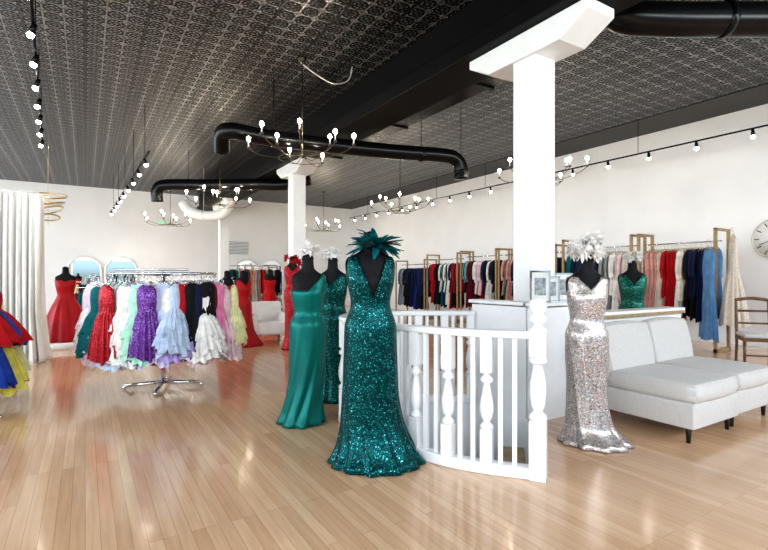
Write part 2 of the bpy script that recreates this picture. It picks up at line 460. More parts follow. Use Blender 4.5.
def duct(label, pts, r, mt, straps=()):
    c = thing('air_duct', label, 'air duct', group=None)
    P = arc3(pts, 6); m = MB(); m.tube(P, r, 20); obj('pipe', m, mt, c)
    for (p, q) in straps:
        p = Vector(p); q = Vector(q); d = (q-p).normalized()
        m = MB(); m.tube([p-d*.03, p+d*.03], r*1.07, 20); m.tube([p+Vector((0, 0, r)), Vector((p.x, p.y, H))], .006, 6); obj('strap', m, mt, c)
    return c
duct('black round duct with elbows at both ends below the beam',
     [(1.90, 8.05, 3.36), (1.86, 7.85, 3.58), (1.98, 7.68, 3.60), (2.4, 7.60, 3.56), (3.1, 7.45, 3.53), (4.5, 7.2, 3.53), (5.6, 7.0, 3.56), (5.9, 6.95, 3.52), (6.02, 6.93, 3.36), (6.03, 6.93, 3.15)], .13, M_black,
     [((2.6, 7.56, 3.55), (3.1, 7.45, 3.53)), ((5.2, 7.07, 3.54), (5.6, 7.0, 3.56)), ((6.025, 6.93, 3.28), (6.03, 6.93, 3.1))])
duct('black round duct with downturned elbow', [(1.55, 13.35, 3.2), (1.55, 13.3, 3.5), (1.75, 13.15, 3.62), (2.6, 12.5, 3.6), (3.6, 11.8, 3.6), (4.0, 11.5, 3.58), (4.3, 11.3, 3.6), (4.7, 11.0, 3.7)], .14, M_black, [((2.2, 12.8, 3.61), (2.6, 12.5, 3.6))])
duct('thick black round duct running to the wall', [(4.42, 3.0, 4.3), (4.45, 2.8, 3.90), (4.75, 2.55, 3.81), (5.6, 2.05, 3.82), (7.2, 1.1, 3.84), (9.5, -.2, 3.84)], .16, M_black, [((5.3, 2.22, 3.815), (5.6, 2.05, 3.82))])
duct('white painted duct with soft bend', [(2.45, 15.1, 3.5), (2.6, 15.0, 3.25), (2.95, 14.75, 3.1), (3.35, 14.45, 3.12), (3.52, 14.35, 3.3), (3.54, 14.33, 3.6)], .15, M_white, [((2.95, 14.75, 3.1), (3.35, 14.45, 3.12))])
mb = MB(); mb.box((4.55, 6.9, 4.17), (.55, 5.2, .46)); mb.box((4.55, 9.55, 4.17), (.6, .06, .51)); mb.box((4.55, 7.0, 4.17), (.6, .06, .51)); mb.box((4.55, 4.9, 4.17), (.6, .06, .51))
obj('rectangular_duct', mb, M_black, label='black rectangular air duct beside the beam', category='air duct', bevel=.01)

mb = MB(); mb.tube(arc3([(2.7, 6.67, 4.47), (2.85, 6.5, 4.28), (3.1, 6.4, 4.15), (3.35, 6.4, 4.25), (3.42, 6.4, 4.47)], 6), .010, 6)
obj('hanging_cable', mb, M_pale, label='slack pale cable looping below the tin ceiling', category='cable')

# ---------------------------------------------------------------- chandeliers
def make_chandelier(loc, rz):
    c = thing('chandelier', 'thin aged brass candle chandelier with nine lit bulbs', 'chandelier', loc, rz, 'candle chandeliers')
    m = MB(); top = H-loc[2]
    m.tube([(0, 0, -.05), (0, 0, top)], .007, 8); m.lathe([(.01, top-.05), (.06, top-.03), (.07, top)], n=16)
    obj('stem', m, M_brass, c)
    m = MB(); R = .76
    def arm(k): return (2*pi*k/9, R if k % 3 != 2 else R*.6, .0 if k % 3 == 0 else (.08 if k % 3 == 1 else .17))
    for k in range(9):
        a, rr, zz = arm(k)
        m.tube(arc3([(0, 0, -.06), (rr*.35*cos(a), rr*.35*sin(a), -.12), (rr*.8*cos(a), rr*.8*sin(a), -.10+zz*.8), (rr*cos(a), rr*sin(a), zz-.02)], 6), .0055, 6)
        m.lathe([(.004, zz-.03), (.022, zz-.02), (.026, zz)], (rr*cos(a), rr*sin(a)), 10)
    m.tube([(R*.45*cos(2*pi*k/32), R*.45*sin(2*pi*k/32), -.12) for k in range(32)], .005, 6, True)
    m.sphere((0, 0, -.08), .03); m.tube([(0, 0, -.08), (0, 0, .1)], .012, 8)
    obj('arm_frame', m, M_brass, c)
    mc = MB(); mc.tube([(0, 0, 0), (0, 0, .08)], .009, 8); mcm = mc.mesh('candle'); mcm.materials.append(M_white)
    mbb = MB(); mbb.lathe([(.004, 0), (.022, .014), (.029, .034), (.022, .058), (.004, .074)], n=12); mbm = mbb.mesh('bulb'); mbm.materials.append(M_bulb)
    for k in range(9):
        a, rr, zz = arm(k)
        cd = obj('candle', mcm, None, c, (rr*cos(a), rr*sin(a), zz))
        obj('bulb', mbm, None, cd, (0, 0, .08))
    l = bpy.data.lights.new('chandelier_lamp', 'POINT'); l.energy = 25; l.color = (1, .86, .68); l.shadow_soft_size = .03
    lo = bpy.data.objects.new('lamp', l); COL.objects.link(lo); lo.parent = c; lo.location = (0, 0, .2)
    return c
ch = make_chandelier((2.7, 6.60, 3.15), .75)
for p, r in (((2.8, 12.1, 3.15), .1), ((2.35, 16.9, 3.1), .5), ((7.6, 16.5, 3.15), .2), ((7.1, 10.6, 3.15), .6), ((7.04, 5.87, 3.15), .25)):
    copy_tree(ch, p, r)

# ---------------------------------------------------------------- track lighting
def track(label, p0, p1, nl, rods, aim, energy):
    c = thing('track_light', label, 'track light')
    p0 = Vector(p0); p1 = Vector(p1); d = (p1-p0); dn = d.normalized()
    m = MB(); m.tube([p0, p1], .016, 6); obj('rail', m, M_black, c)
    for k in range(rods):
        p = p0+d*((k+.3)/rods); m = MB(); m.tube([p, (p.x, p.y, H)], .006, 6); obj('suspension_rod', m, M_black, c)
    av = Vector(aim).normalized()
    m = MB(); m.tube([(0, 0, 0), (0, 0, -.07)], .006, 6); m.tube([Vector((0, 0, -.08))-av*.06, Vector((0, 0, -.08))+av*.04], [.022, .034], 12)
    hm = m.mesh('lamp_head'); hm.materials.append(M_black)
    m = MB(); m.sphere((0, 0, 0), .032, 12); bmh = m.mesh('bulb'); bmh.materials.append(M_spot)
    for k in range(nl):
        p = p0+d*((k+.5)/nl)
        h = obj('lamp_head', hm, None, c, p)
        obj('bulb', bmh, None, h, Vector((0, 0, -.08))+av*.058)
        if energy and k % 2 == 0:
            l = bpy.data.lights.new('spot', 'SPOT'); l.energy = energy; l.color = (1, .95, .87); l.spot_size = radians(130); l.spot_blend = 1.0; l.shadow_soft_size = .05
            lo = bpy.data.objects.new('lamp', l); COL.objects.link(lo); lo.parent = h; lo.location = Vector((0, 0, -.08))+av*.125
            lo.rotation_euler = av.to_track_quat('-Z', 'Y').to_euler()
track('long black suspended track with small spotlights facing the white wall', (9.5, .5, 3.79), (9.5, 18, 3.79), 20, 8, (.1, 0, -.9), 25)
track('black suspended track of spotlights near the curtain', (-.38, 4.6, 3.8), (-.68, 11.0, 3.8), 8, 4, (-.3, .1, -.9), 40)
track('black suspended track of spotlights above the rear display', (.95, 9.3, 3.5), (.72, 18.7, 3.5), 9, 5, (.3, .2, -.9), 80)

# ---------------------------------------------------------------- stair railing, pony walls
sr = thing('stair_railing', 'white painted curved stair railing with turned balusters and newel', 'railing')
m = MB(); m.sweep([(p.x, p.y) for p in RAIL], .085, .90, .95); obj('handrail', m, M_white, sr, bevel=.015)
m = MB(); m.sweep([(p.x, p.y) for p in RAIL], .09, .0, .075); obj('bottom_rail', m, M_white, sr, bevel=.01)
m = MB(); m.box((0, 0, .19), (.105, .105, .38))
m.lathe([(.050, .38), (.055, .395), (.055, .41), (.030, .435), (.030, .445), (.040, .46), (.047, .50), (.052, .56), (.049, .62), (.038, .68), (.030, .72), (.028, .735), (.053, .75), (.056, .765), (.053, .78), (.038, .79)], n=28)
m.box((0, 0, .865), (.102, .102, .15))
m.lathe([(.048, .94), (.056, .95), (.056, .965), (.030, .98), (.026, .995), (.050, 1.01), (.057, 1.03), (.050, 1.05), (.028, 1.062), (.034, 1.07), (.050, 1.09), (.058, 1.115), (.051, 1.145), (.03, 1.165), (.012, 1.17)], n=28)
obj('newel_post', m, M_white, sr, (2.475, 2.10, 0), (0, 0, .6), bevel=.005)
m = MB(); m.box((0, 0, .15), (.078, .078, .28))
m.lathe([(.036, .29), (.043, .30), (.043, .315), (.022, .335), (.022, .345), (.034, .36), (.044, .41), (.045, .45), (.035, .51), (.023, .57), (.020, .59), (.038, .605), (.041, .618), (.038, .63), (.020, .645), (.020, .655), (.036, .67)], n=24)
m.box((0, 0, .785), (.074, .074, .235)); tb = m.mesh('baluster'); tb.materials.append(M_white)
m = MB(); m.box((0, 0, .49), (.03, .03, .85)); sb = m.mesh('baluster'); sb.materials.append(M_white)
L = [0]
for a, b in zip(RAIL, RAIL[1:]): L.append(L[-1]+(b-a).length)
def at(s):
    for i in range(len(L)-1):
        if L[i] <= s <= L[i+1]:
            t = (s-L[i])/(L[i+1]-L[i]); return RAIL[i].lerp(RAIL[i+1], t), (RAIL[i+1]-RAIL[i])
s = .12; k = 0
while s < L[-1]-.03:
    p, t = at(s); turned = (k % 3 == 2)
    obj('baluster', tb if turned else sb, None, sr, (p.x, p.y, 0.0), (0, 0, math.atan2(t.y, t.x)))
    s += .09; k += 1
def pony(nm, cx, cy, sx, sy, h, label):
    c = thing(nm, label, 'half wall', (cx, cy, 0))
    m = MB(); m.box((0, 0, h/2-.015), (sx, sy, h-.03)); obj('panel', m, M_white, c)
    m = MB(); m.box((0, 0, h), (sx+.06, sy+.06, .035)); obj('cap', m, M_white, c, bevel=.008)
    return c
pony('half_wall', 3.5, 3.42, .12, .72, 1.05, 'white half wall beside the stairwell next to the column')
pony('half_wall', 3.72, 2.98, .56, .12, 1.05, 'white half wall holding small picture frames')
w = pony('half_wall', 4.95, 3.0, 1.9, .16, .93, 'white half wall with narrow wooden lip behind the slipper chairs')
m = MB(); m.box((0, -.115, .9), (1.9, .02, .03)); obj('wood_lip', m, M_oakframe, w)
st = thing('staircase', 'white and oak stairs descending into the stairwell', 'stairs')
dx, dy = -.69, .72
for i in range(5):
    cxx = 3.0+dx*(.12+i*.2); cyy = 2.66+dy*(.12+i*.2)
    m = MB(); m.box((cxx, cyy, -.19*(i+1)), (.22, .56, .05), math.atan2(dy, dx)); obj('tread', m, M_oakframe, st)

def pframe(x, y, w, h, label, rz):
    c = thing('picture_frame', label, 'picture frame', (x, y, 1.068), rz, 'small framed prints on the half wall')
    m = MB()
    for (cx, cz, sx, sz) in ((0, .007, w, .014), (0, h-.007, w, .014), (-w/2+.007, h/2, .014, h), (w/2-.007, h/2, .014, h)): m.box((cx, 0, cz), (sx, .018, sz))
    obj('frame', m, M_chrome, c)
    m = MB(); m.box((0, .004, h/2), (w-.025, .006, h-.025)); obj('mat_board', m, M_paper, c)
    m = MB(); m.box((0, -.001, h/2), (w*.55, .006, h*.55)); obj('print', m, M_photo, c)
    m = MB(); m.box((0, .03, .04), (.03, .05, .008)); obj('stand', m, M_blackmatte, c)
pframe(3.53, 2.97, .19, .29, 'thin framed print standing on the half wall', -.5)
pframe(3.72, 3.0, .17, .24, 'small thin framed card on the half wall', -.35)
pframe(3.90, 3.0, .17, .27, 'thin framed print beside the white column', -.6)

# ---------------------------------------------------------------- mannequins
def body_keys(S, k=1.0):
    return [(S-.62, 0, 0, .165*k, .13*k), (S-.50, 0, 0, .168*k, .13*k), (S-.36, 0, 0, .122*k, .098*k), (S-.20, 0, -.008, .150*k, .122*k),
            (S-.12, 0, 0, .158*k, .105*k), (S-.07, 0, 0, .165*k, .088*k), (S-.03, 0, 0, .150*k, .072*k), (S, 0, 0, .095*k, .06*k), (S+.03, 0, 0, .058, .054), (S+.10, 0, -.005, .05, .05)]
def mannequin(name_label, loc, rz, S, gown_mat, low, ztop, feather=None, nf=11, fold_top=0.0, group='dressed mannequins', hemfn=None, seed=1, fmesh=None, k=1.0, fz=.13, fx=0.0, fs=(1, 1, 1), swirl=0.0):
    c = thing('mannequin', name_label, 'mannequin', loc, rz, group)
    bk = body_keys(S, k)
    m = gown_mesh([q+(0.0,) for q in bk], lambda a: S+.10, lambda a: S-.62, n=48, lev=36)
    m.lathe([(.05, S+.098), (.055, S+.115), (.045, S+.14), (.01, S+.155)], n=24)
    obj('torso', m, M_skin, c)
    m = MB(); m.tube([(0, 0, .02), (0, 0, S-.6)], .016, 10); m.lathe([(.15, 0), (.15, .012), (.02, .025)], n=24); obj('stand', m, M_black, c)
    keys = [q for q in low]+[(z, x, y, rx+.012, ry+.012, fold_top) for (z, x, y, rx, ry) in bk if z > low[-1][0]+.02]
    g = gown_mesh(keys, ztop, hemfn or (lambda a: .005), nf=nf, seed=seed, n=120, lev=60, swirl=swirl)
    go = obj('gown', g, gown_mat, c)
    sm = go.modifiers.new('solid', 'SOLIDIFY'); sm.thickness = .006; sm.offset = 1
    if feather:
        fo = obj('feather_headpiece', fmesh, feather, c, (fx, 0, S+fz)); fo.scale = fs
    return c

def vneck(S, depth, straps=.03):
    def f(a):
        d = abs(((a+pi/2+pi) % (2*pi))-pi)
        if d < .62: return (S-.03)-depth*(1-d/.62)
        if d < 1.1: return S-.03
        if d < 1.9: return S-.03-(.12)*sin((d-1.1)/.8*pi)
        if d < 2.4: return S-.03
        return S-.05
    return f
def strapless(S, top=-.13, sweet=.03):
    def f(a):
        d = abs(((a+pi/2+pi) % (2*pi))-pi)
        return S+top-sweet*max(0, 1-d/.35)-(.03 if d > 1.8 else 0)
    return f
def oneshoulder(S):
    def f(a):
        x = cos(a-.35)
        return S-.17+.145*max(0, min(1, (x+.25)*1.1))
    return f

S = 1.47
mannequin('headless mannequin in dark teal sequined V-neck gown with feather corsage', (1.72, 2.945, 0), radians(-22), S, M_teal,
          [(0, .05, -.03, .34, .28, .07), (.05, .045, -.02, .30, .25, .07), (.15, .03, -.01, .25, .21, .055), (.3, .012, 0, .212, .18, .04), (.5, .0, 0, .192, .162, .03), (.75, 0, 0, .184, .15, .015), (.95, 0, 0, .178, .14, .0)],
          vneck(S, .30), M_tfeather, nf=13, fold_top=.0, seed=2, fmesh=feather_mesh(80, .20, .028, 5, core=.2, hi=1.0), fz=.06, fx=.04, fs=(1.1, 1.1, .72), swirl=.4)
S = 1.35
mannequin('mannequin in one-shoulder emerald satin gown with pale feather headpiece', (1.70, 4.03, 0), radians(-28), S, M_emer,
          [(0, -.06, -.03, .20, .185, .14), (.12, -.045, -.01, .172, .16, .13), (.4, -.012, 0, .150, .138, .08), (.7, 0, 0, .156, .134, .04), (.86, 0, 0, .160, .130, .015)],
          oneshoulder(S), M_wfeather, nf=8, seed=4, fmesh=flower_mesh(6, .13, 7, 8), k=.88, fz=.2, fold_top=.008, swirl=-1.2)
S = 1.36
mannequin('mannequin in deep green sequined gown behind the stair railing', (2.23, 4.61, 0), radians(-40), S, M_teal2,
          [(0, 0, 0, .21, .19, .07), (.3, 0, 0, .155, .14, .04), (.6, 0, 0, .155, .14, .01), (.86, 0, 0, .16, .135, .0)],
          vneck(S, .12), M_wfeather, nf=9, seed=5, fmesh=flower_mesh(7, .15, 8), k=.9, fz=.15)
S = 1.33
mannequin('mannequin in silver iridescent sequined gown with white feather headpiece', (3.38, 2.385, 0), radians(-38), S, M_silver,
          [(0, .06, -.03, .27, .24, .10), (.04, .04, -.02, .225, .20, .09), (.14, .02, 0, .17, .158, .06), (.42, 0, 0, .143, .132, .04), (.68, 0, 0, .156, .136, .02), (.83, 0, 0, .158, .132, .0)],
          vneck(S, .10), M_wfeather, nf=11, seed=6, fmesh=flower_mesh(14, .18, 9, 18), k=.9, fz=.18, swirl=.6)
S = 1.36
mannequin('mannequin in green sequined dress behind the half wall with white feathers', (5.80, 3.45, 0), radians(-50), S, M_green2,
          [(0, 0, 0, .26, .22, .07), (.3, 0, 0, .18, .16, .04), (.86, 0, 0, .165, .135, .0)], vneck(S, .12), M_wfeather, seed=8, fmesh=flower_mesh(6, .13, 10), k=.92, fz=.17)
AL = [(0, 0, 0, .40, .38, .07), (.3, 0, 0, .34, .31, .08), (.6, 0, 0, .24, .21, .06), (.76, 0, 0, .165, .13, .02)]
mannequin('dress form in red A-line gown on a round white platform', (-.31, 10.7, .12), radians(0), 1.22, M_red, AL, strapless(1.22, -.10), None, seed=9)
mb = MB(); mb.lathe([(.46, 0), (.46, .11), (.44, .12)], n=36)
obj('display_platform', mb, M_white, loc=(-.31, 10.7, 0), label='round white display platform under the red gown', category='platform')
RL = [(0, 0, 0, .28, .25, .09), (.3, 0, 0, .20, .18, .06), (.6, 0, 0, .16, .14, .02), (.78, 0, 0, .160, .13, .0)]
mannequin('mannequin in flowing red satin gown beside the white armchairs', (2.30, 9.37, 0), radians(-20), 1.27, M_red, RL, strapless(1.27), None, seed=10, k=.92)
mannequin('mannequin in red gown with a spread hem', (2.54, 9.14, 0), radians(10), 1.27, M_red, [(0, .04, -.05, .30, .27, .09)]+RL[1:], vneck(1.27, .1), None, seed=11, k=.9)
mannequin('mannequin in slim red gown with red feather collar by the column', (3.16, 8.2, 0), radians(-20), 1.52, M_redseq, [(0, 0, 0, .18, .16, .09), (.3, 0, 0, .125, .12, .06), (.8, 0, 0, .130, .115, .0)], vneck(1.52, .1), M_rfeather, seed=12, fmesh=flower_mesh(7, .2, 12), fz=.05, k=.78)
mannequin('mannequin in bright red gown near the rear racks', (4.15, 12.4, 0), 0, 1.35, C['red'], RL, strapless(1.35), None, seed=13, k=.92)

# ---------------------------------------------------------------- slipper chairs
def slipper(loc, rz, label):
    c = thing('slipper_chair', label, 'chair', loc, rz, 'light grey slipper chairs')
    obj('seat_base', rbox((0, .0, .22), (.75, .81, .20), .015), M_fabric, c)
    obj('seat_cushion', rbox((0, -.03, .395), (.75, .81, .16), .02, puff=.008), M_fabric, c)
    obj('backrest', rbox((0, 0, 0), (.74, .19, .46), .035, puff=.022), M_fabric, c, (0, .40, .635), (radians(-12), 0, 0))
    lm = MB(); lm.tube([(0, 0, .16), (0, 0, 0)], [.026, .016], 4); lmm = lm.mesh('leg'); lmm.materials.append(M_leg)
    for x in (-.32, .32):
        for y in (-.34, .34): obj('leg', lmm, None, c, (x, y, 0), (0, 0, pi/4))
slipper((4.33, 2.27, 0), radians(0), 'armless light grey linen slipper chair with black tapered legs')
slipper((5.10, 2.29, 0), radians(0), 'armless light grey linen slipper chair butted against its twin')

def armchair(loc, rz):
    c = thing('armchair', 'white upholstered low armchair near the red gowns', 'armchair', loc, rz, 'white armchairs')
    obj('seat', rbox((0, -.03, .30), (.56, .62, .26), .05), M_whitefab, c)
    obj('backrest', rbox((0, .27, .52), (.68, .16, .56), .06), M_whitefab, c)
    for x in (-.32, .32): obj('armrest', rbox((x, -.02, .38), (.13, .66, .42), .05), M_whitefab, c)
    for x in (-.3, .3):
        for y in (-.28, .28):
            m = MB(); m.tube([(x, y, .18), (x, y, 0)], [.022, .015], 8); obj('leg', m, M_wood, c)
armchair((3.10, 9.40, 0), radians(-5)); armchair((2.42, 10.7, 0), radians(10)); armchair((4.7, 10.0, 0), radians(-30))

c = thing('dining_chair', 'brown wooden side chair with pale padded seat by the wall', 'chair', (8.15, 3.0, 0), radians(-55))
for x in (-.2, .2):
    m = MB(); m.tube([(x, -.2, 0), (x, -.2, .43)], [.016, .022], 8); obj('leg', m, M_wood, c)
    m = MB(); m.tube(arc3([(x, .24, 0), (x, .2, .43), (x*.98, .26, .98)], 5), .019, 8); obj('leg', m, M_wood, c)
m = MB(); m.box((0, 0, .42), (.44, .44, .05)); m.box((0, -.2, .2), (.4, .02, .025)); obj('seat_frame', m, M_wood, c, bevel=.006)
obj('seat_cushion', rbox((0, 0, .47), (.42, .42, .06), .025), M_fabric, c)
m = MB(); m.tube(arc3([(-.2, .26, .96), (0, .29, .985), (.2, .26, .96)], 6), .024, 8); m.tube([(-.2, .225, .62), (.2, .225, .62)], .014, 8); m.tube([(-.2, .243, .80), (.2, .243, .80)], .016, 8)
obj('backrest', m, M_wood, c)

c = thing('wall_clock', 'round white wall clock with pale champagne rim', 'clock', (XR-.01, 3.64, 2.0))
c.rotation_euler = (0, radians(-90), 0)
m = MB(); m.tube([(.36*cos(2*pi*k/48), .36*sin(2*pi*k/48), .015) for k in range(48)], .013, 8, True); obj('rim', m, M_pale, c)
m = MB(); m.lathe([(.35, 0), (.35, .012), (.001, .0125)], n=48); obj('face', m, M_white, c)
for k in range(12):
    a = 2*pi*k/12; m = MB(); m.box((.29*cos(a), .29*sin(a), .016), (.08, .018, .004), a); obj('hour_mark', m, M_brass, c)
m = MB(); m.box((.08, .03, .02), (.2, .014, .004), .4); obj('hand', m, M_leg, c)
m = MB(); m.box((-.05, .12, .022), (.28, .009, .004), 1.95); obj('hand', m, M_leg, c)

# ---------------------------------------------------------------- garments
def garment_mesh(kind, seed):
    if kind == 'long':
        K = [(-1.45, 0, 0, .24, .05, .22), (-1.0, 0, 0, .20, .045, .18), (-.6, 0, 0, .15, .04, .08), (-.35, 0, 0, .17, .045, .0), (-.2, 0, 0, .185, .035, 0), (-.15, 0, 0, .15, .025, 0), (-.11, 0, 0, .06, .018, 0)]; b = -1.42; nf = 9
    elif kind == 'mid':
        K = [(-1.05, 0, 0, .22, .05, .2), (-.7, 0, 0, .18, .042, .15), (-.5, 0, 0, .15, .04, .05), (-.3, 0, 0, .18, .045, .0), (-.18, 0, 0, .20, .035, 0), (-.14, 0, 0, .16, .025, 0), (-.10, 0, 0, .06, .018, 0)]; b = -1.03; nf = 8
    elif kind == 'wide':
        K = [(-1.55, 0, 0, .27, .19, .22), (-1.0, 0, 0, .21, .13, .18), (-.6, 0, 0, .14, .07, .06), (-.35, 0, 0, .16, .06, .0), (-.2, 0, 0, .175, .04, 0), (-.15, 0, 0, .15, .03, 0), (-.11, 0, 0, .06, .018, 0)]; b = -1.52; nf = 12
    elif kind == 'flare':
        K = [(-.98, 0, 0, .34, .30, .12), (-.75, 0, 0, .27, .23, .10), (-.5, 0, 0, .17, .13, .07), (-.40, 0, 0, .11, .06, .0), (-.28, 0, 0, .12, .06, 0), (-.17, 0, 0, .12, .045, 0), (-.13, 0, 0, .085, .03, 0), (-.09, 0, 0, .04, .015, 0)]; b = -.96; nf = 15
    elif kind == 'party':
        wv = {1: 1.0, 2: .85, 3: 1.15}[seed]
        K = [(-.98, 0, 0, .20*wv, .14, .24), (-.80, 0, 0, .185*wv, .13, .22), (-.5, 0, 0, .13*wv, .09, .18), (-.40, 0, 0, .09, .055, .08), (-.28, 0, 0, .10, .055, .02), (-.17, 0, 0, .10, .04, 0), (-.13, 0, 0, .075, .03, 0), (-.09, 0, 0, .03, .013, 0)]; b = -.96; nf = 14+seed
    elif kind == 'slim':
        K = [(-.92, 0, 0, .11, .075, .26), (-.6, 0, 0, .10, .07, .2), (-.42, 0, 0, .085, .055, .08), (-.28, 0, 0, .095, .055, 0), (-.17, 0, 0, .095, .04, 0), (-.13, 0, 0, .07, .028, 0), (-.09, 0, 0, .03, .013, 0)]; b = -.9; nf = 8+seed
    else:
        K = [(-.75, 0, 0, .19, .045, .1), (-.4, 0, 0, .185, .045, .05), (-.2, 0, 0, .20, .035, 0), (-.15, 0, 0, .17, .025, 0), (-.10, 0, 0, .06, .018, 0)]; b = -.74; nf = 7
    top = K[-1][0]; jag = .035 if kind in ('party', 'flare') else .02
    m = gown_mesh(K, lambda a: top-.02*abs(sin(a)), lambda a: b+jag*sin(3*a+seed)+jag*.5*sin(11*a+seed*2), n=96, lev=26, nf=nf, seed=seed, swirl=(seed-2)*1.2 if kind in ('party', 'slim') else 0)
    if kind == 'party' and seed != 2:
        f = keyf(K); n = 110
        for zt, zb_, gr in ((-.42, -.70, 1.14), (-.60, -.88, 1.12)):
            vs = []
            for j in range(7):
                for q in range(n):
                    a = 2*pi*q/n; t = j/6; z = zt+(zb_-zt)*t+.04*t*sin(5*a+seed+zt*5)
                    cx, cy, rx, ry, fo = f(z); w = (1.0+(gr-1)*t)*(1+.16*t*(.7*sin(19*a+seed+z*3)+.5*sin(31*a+2*seed+zt*20)))
                    vs.append((rx*w*cos(a), ry*w*sin(a), z))
            m.add(vs, [(j*n+q, j*n+(q+1) % n, (j+1)*n+(q+1) % n, (j+1)*n+q) for j in range(6) for q in range(n)], True)
    if kind in ('top', 'mid'):
        for sg in (-1, 1):
            m.tube(arc3([(sg*.16, 0, -.17), (sg*.215, .0, -.3), (sg*.225, .01, -.5), (sg*.215, .0, -.66)], 4), [.04]*5+[.036]*4+[.03]*4, 8)
    return m.mesh('garment')
GM = {k: [garment_mesh(k, s) for s in (1, 2, 3)] for k in ('long', 'mid', 'wide', 'party', 'slim', 'top', 'flare')}
for k in GM:
    for me in GM[k]: me.materials.append(C['black'])
m = MB(); m.tube(arc3([(0, .0, -.085), (0, 0, -.04), (0, .022, -.015), (0, .01, .014), (0, -.014, .01)], 5), .0028, 5)
m.tube(arc3([(-.17, 0, -.155), (-.09, 0, -.115), (0, 0, -.085), (.09, 0, -.115), (.17, 0, -.155)], 4), .006, 6); HM = m.mesh('hanger'); HM.materials.append(M_oakframe)
m = MB(); m.tube(arc3([(0, .0, -.085), (0, 0, -.04), (0, .022, -.015), (0, .01, .014), (0, -.014, .01)], 5), .0028, 5)
m.tube(arc3([(-.10, 0, -.14), (-.05, 0, -.105), (0, 0, -.085), (.05, 0, -.105), (.10, 0, -.14)], 4), .005, 6); HK = m.mesh('hanger'); HK.materials.append(M_chrome)
KN = {'long': ('evening gown', 'long'), 'mid': ('dress', 'knee-length'), 'wide': ('ball gown', 'full-skirted'), 'party': ('party dress', 'ruffled tulle'), 'slim': ('party dress', 'fitted'), 'top': ('top', 'short'), 'flare': ('party dress', 'full-skirted')}
def garment(kind, col, loc, rz, group, scale=1.0, hanger=True, m=None, zs=1.0, tag=''):
    mt = m or C[col]
    o = bpy.data.objects.new('hanging_garment', random.choice(GM[kind])); COL.objects.link(o)
    o.material_slots[0].link = 'OBJECT'; o.material_slots[0].material = mt
    o.location = loc; o.rotation_euler = (0, 0, rz); o.scale = (scale, scale, scale*zs)
    cn = {'paleblue': 'pale blue', 'skyblue': 'sky blue', 'palepink': 'pale pink', 'hotpink': 'hot pink'}.get(col, col)
    o['label'] = (tag or f'{cn} {KN[kind][1]} {KN[kind][0]} on a hanger on the rack'); o['category'] = KN[kind][0]; o['group'] = group
    if hanger: obj('hanger', HK if kind in ('party', 'slim', 'flare') else HM, None, o)
    return o

def wall_rack(y0, y1, cols, n, kinds, group, hang=True, x=9.45, rodz=1.93, ht=2.15, fw=.045):
    c = thing('clothing_rack', 'golden oak framed clothing rack standing along the white wall', 'clothing rack', (x, (y0+y1)/2, 0), group='oak clothing racks')
    hl = (y1-y0)/2
    for sy in (-hl, hl):
        m = MB()
        for xx in (-.24, .24): m.box((xx, sy, ht/2), (fw, .05, ht))
        m.box((0, sy, ht-.025), (.48+fw, .05, .045)); m.box((0, sy, .03), (.48+fw, .05, .06)); obj('end_frame', m, M_oakframe, c, bevel=.004)
    m = MB(); m.tube([(0, -hl, rodz), (0, hl, rodz)], .014, 10); obj('rail', m, M_chrome, c)
    for i in range(n):
        y = y0+.06+(y1-y0-.12)*(i+.5)/n+random.uniform(-.01, .01)
        cc = cols[min(len(cols)-1, int(i/n*len(cols)))] if isinstance(cols, list) else random.choice(cols)
        if isinstance(cc, tuple): cc = random.choice(cc)
        k = random.choice(kinds)
        garment(k, cc, (x, y, rodz-.015), random.uniform(-.10, .10), group, random.uniform(.93, 1.03), hang)
wall_rack(4.0, 5.35, [('skyblue',), ('navy', 'slate'), ('navy', 'black'), ('navy', 'black'), ('cream', 'ivory'), ('red',), ('burgundy', 'red'), ('cream',), ('blush',), ('blush', 'palepink')], 27, ['long', 'long', 'mid'], 'gowns on the near wall rack')
wall_rack(5.5, 7.1, [('palepink', 'cream'), ('ivory',), ('cream', 'grey'), ('ivory', 'navy'), ('red', 'black'), ('navy',), ('teal', 'ivory')], 30, ['long', 'mid'], 'gowns on the middle wall rack')
wall_rack(7.3, 9.1, [('black', 'navy'), ('ivory', 'red'), ('black', 'navy'), ('blush', 'teal')], 26, ['mid', 'top', 'long'], 'dark garments behind the column', False, ht=2.06, fw=.035, rodz=1.88)
wall_rack(9.2, 10.6, [('black', 'navy'), ('ivory', 'navy'), ('red', 'navy'), ('black', 'palepink'), ('ivory', 'black'), ('navy', 'burgundy'), ('black', 'aqua')], 27, ['mid', 'top', 'long'], 'dark garments on the far wall rack', False, ht=2.06, fw=.035, rodz=1.88)
wall_rack(10.75, 12.2, [('red', 'black'), ('navy', 'ivory'), ('ivory', 'teal'), ('black', 'navy'), ('red', 'navy')], 26, ['mid', 'long'], 'garments on the farther wall rack', False, ht=2.02, fw=.035, rodz=1.84)
wall_rack(12.35, 14.0, [('navy',), ('navy', 'royal'), ('black', 'navy'), ('grey', 'slate')], 26, ['mid', 'long'], 'navy garments on the last wall rack', False, ht=1.88, fw=.035, rodz=1.72)
garment('long', 'skyblue', (9.20, 4.10, 1.93), .9, 'gowns hung on the rack end', 1.08, True, zs=1.12)
garment('wide', 'cream', (9.32, 3.78, 2.12), .6, 'gowns hung on the rack end', 1.0, True, m=M_lace, zs=1.08, tag='cream lace ball gown hanging on the rack end')

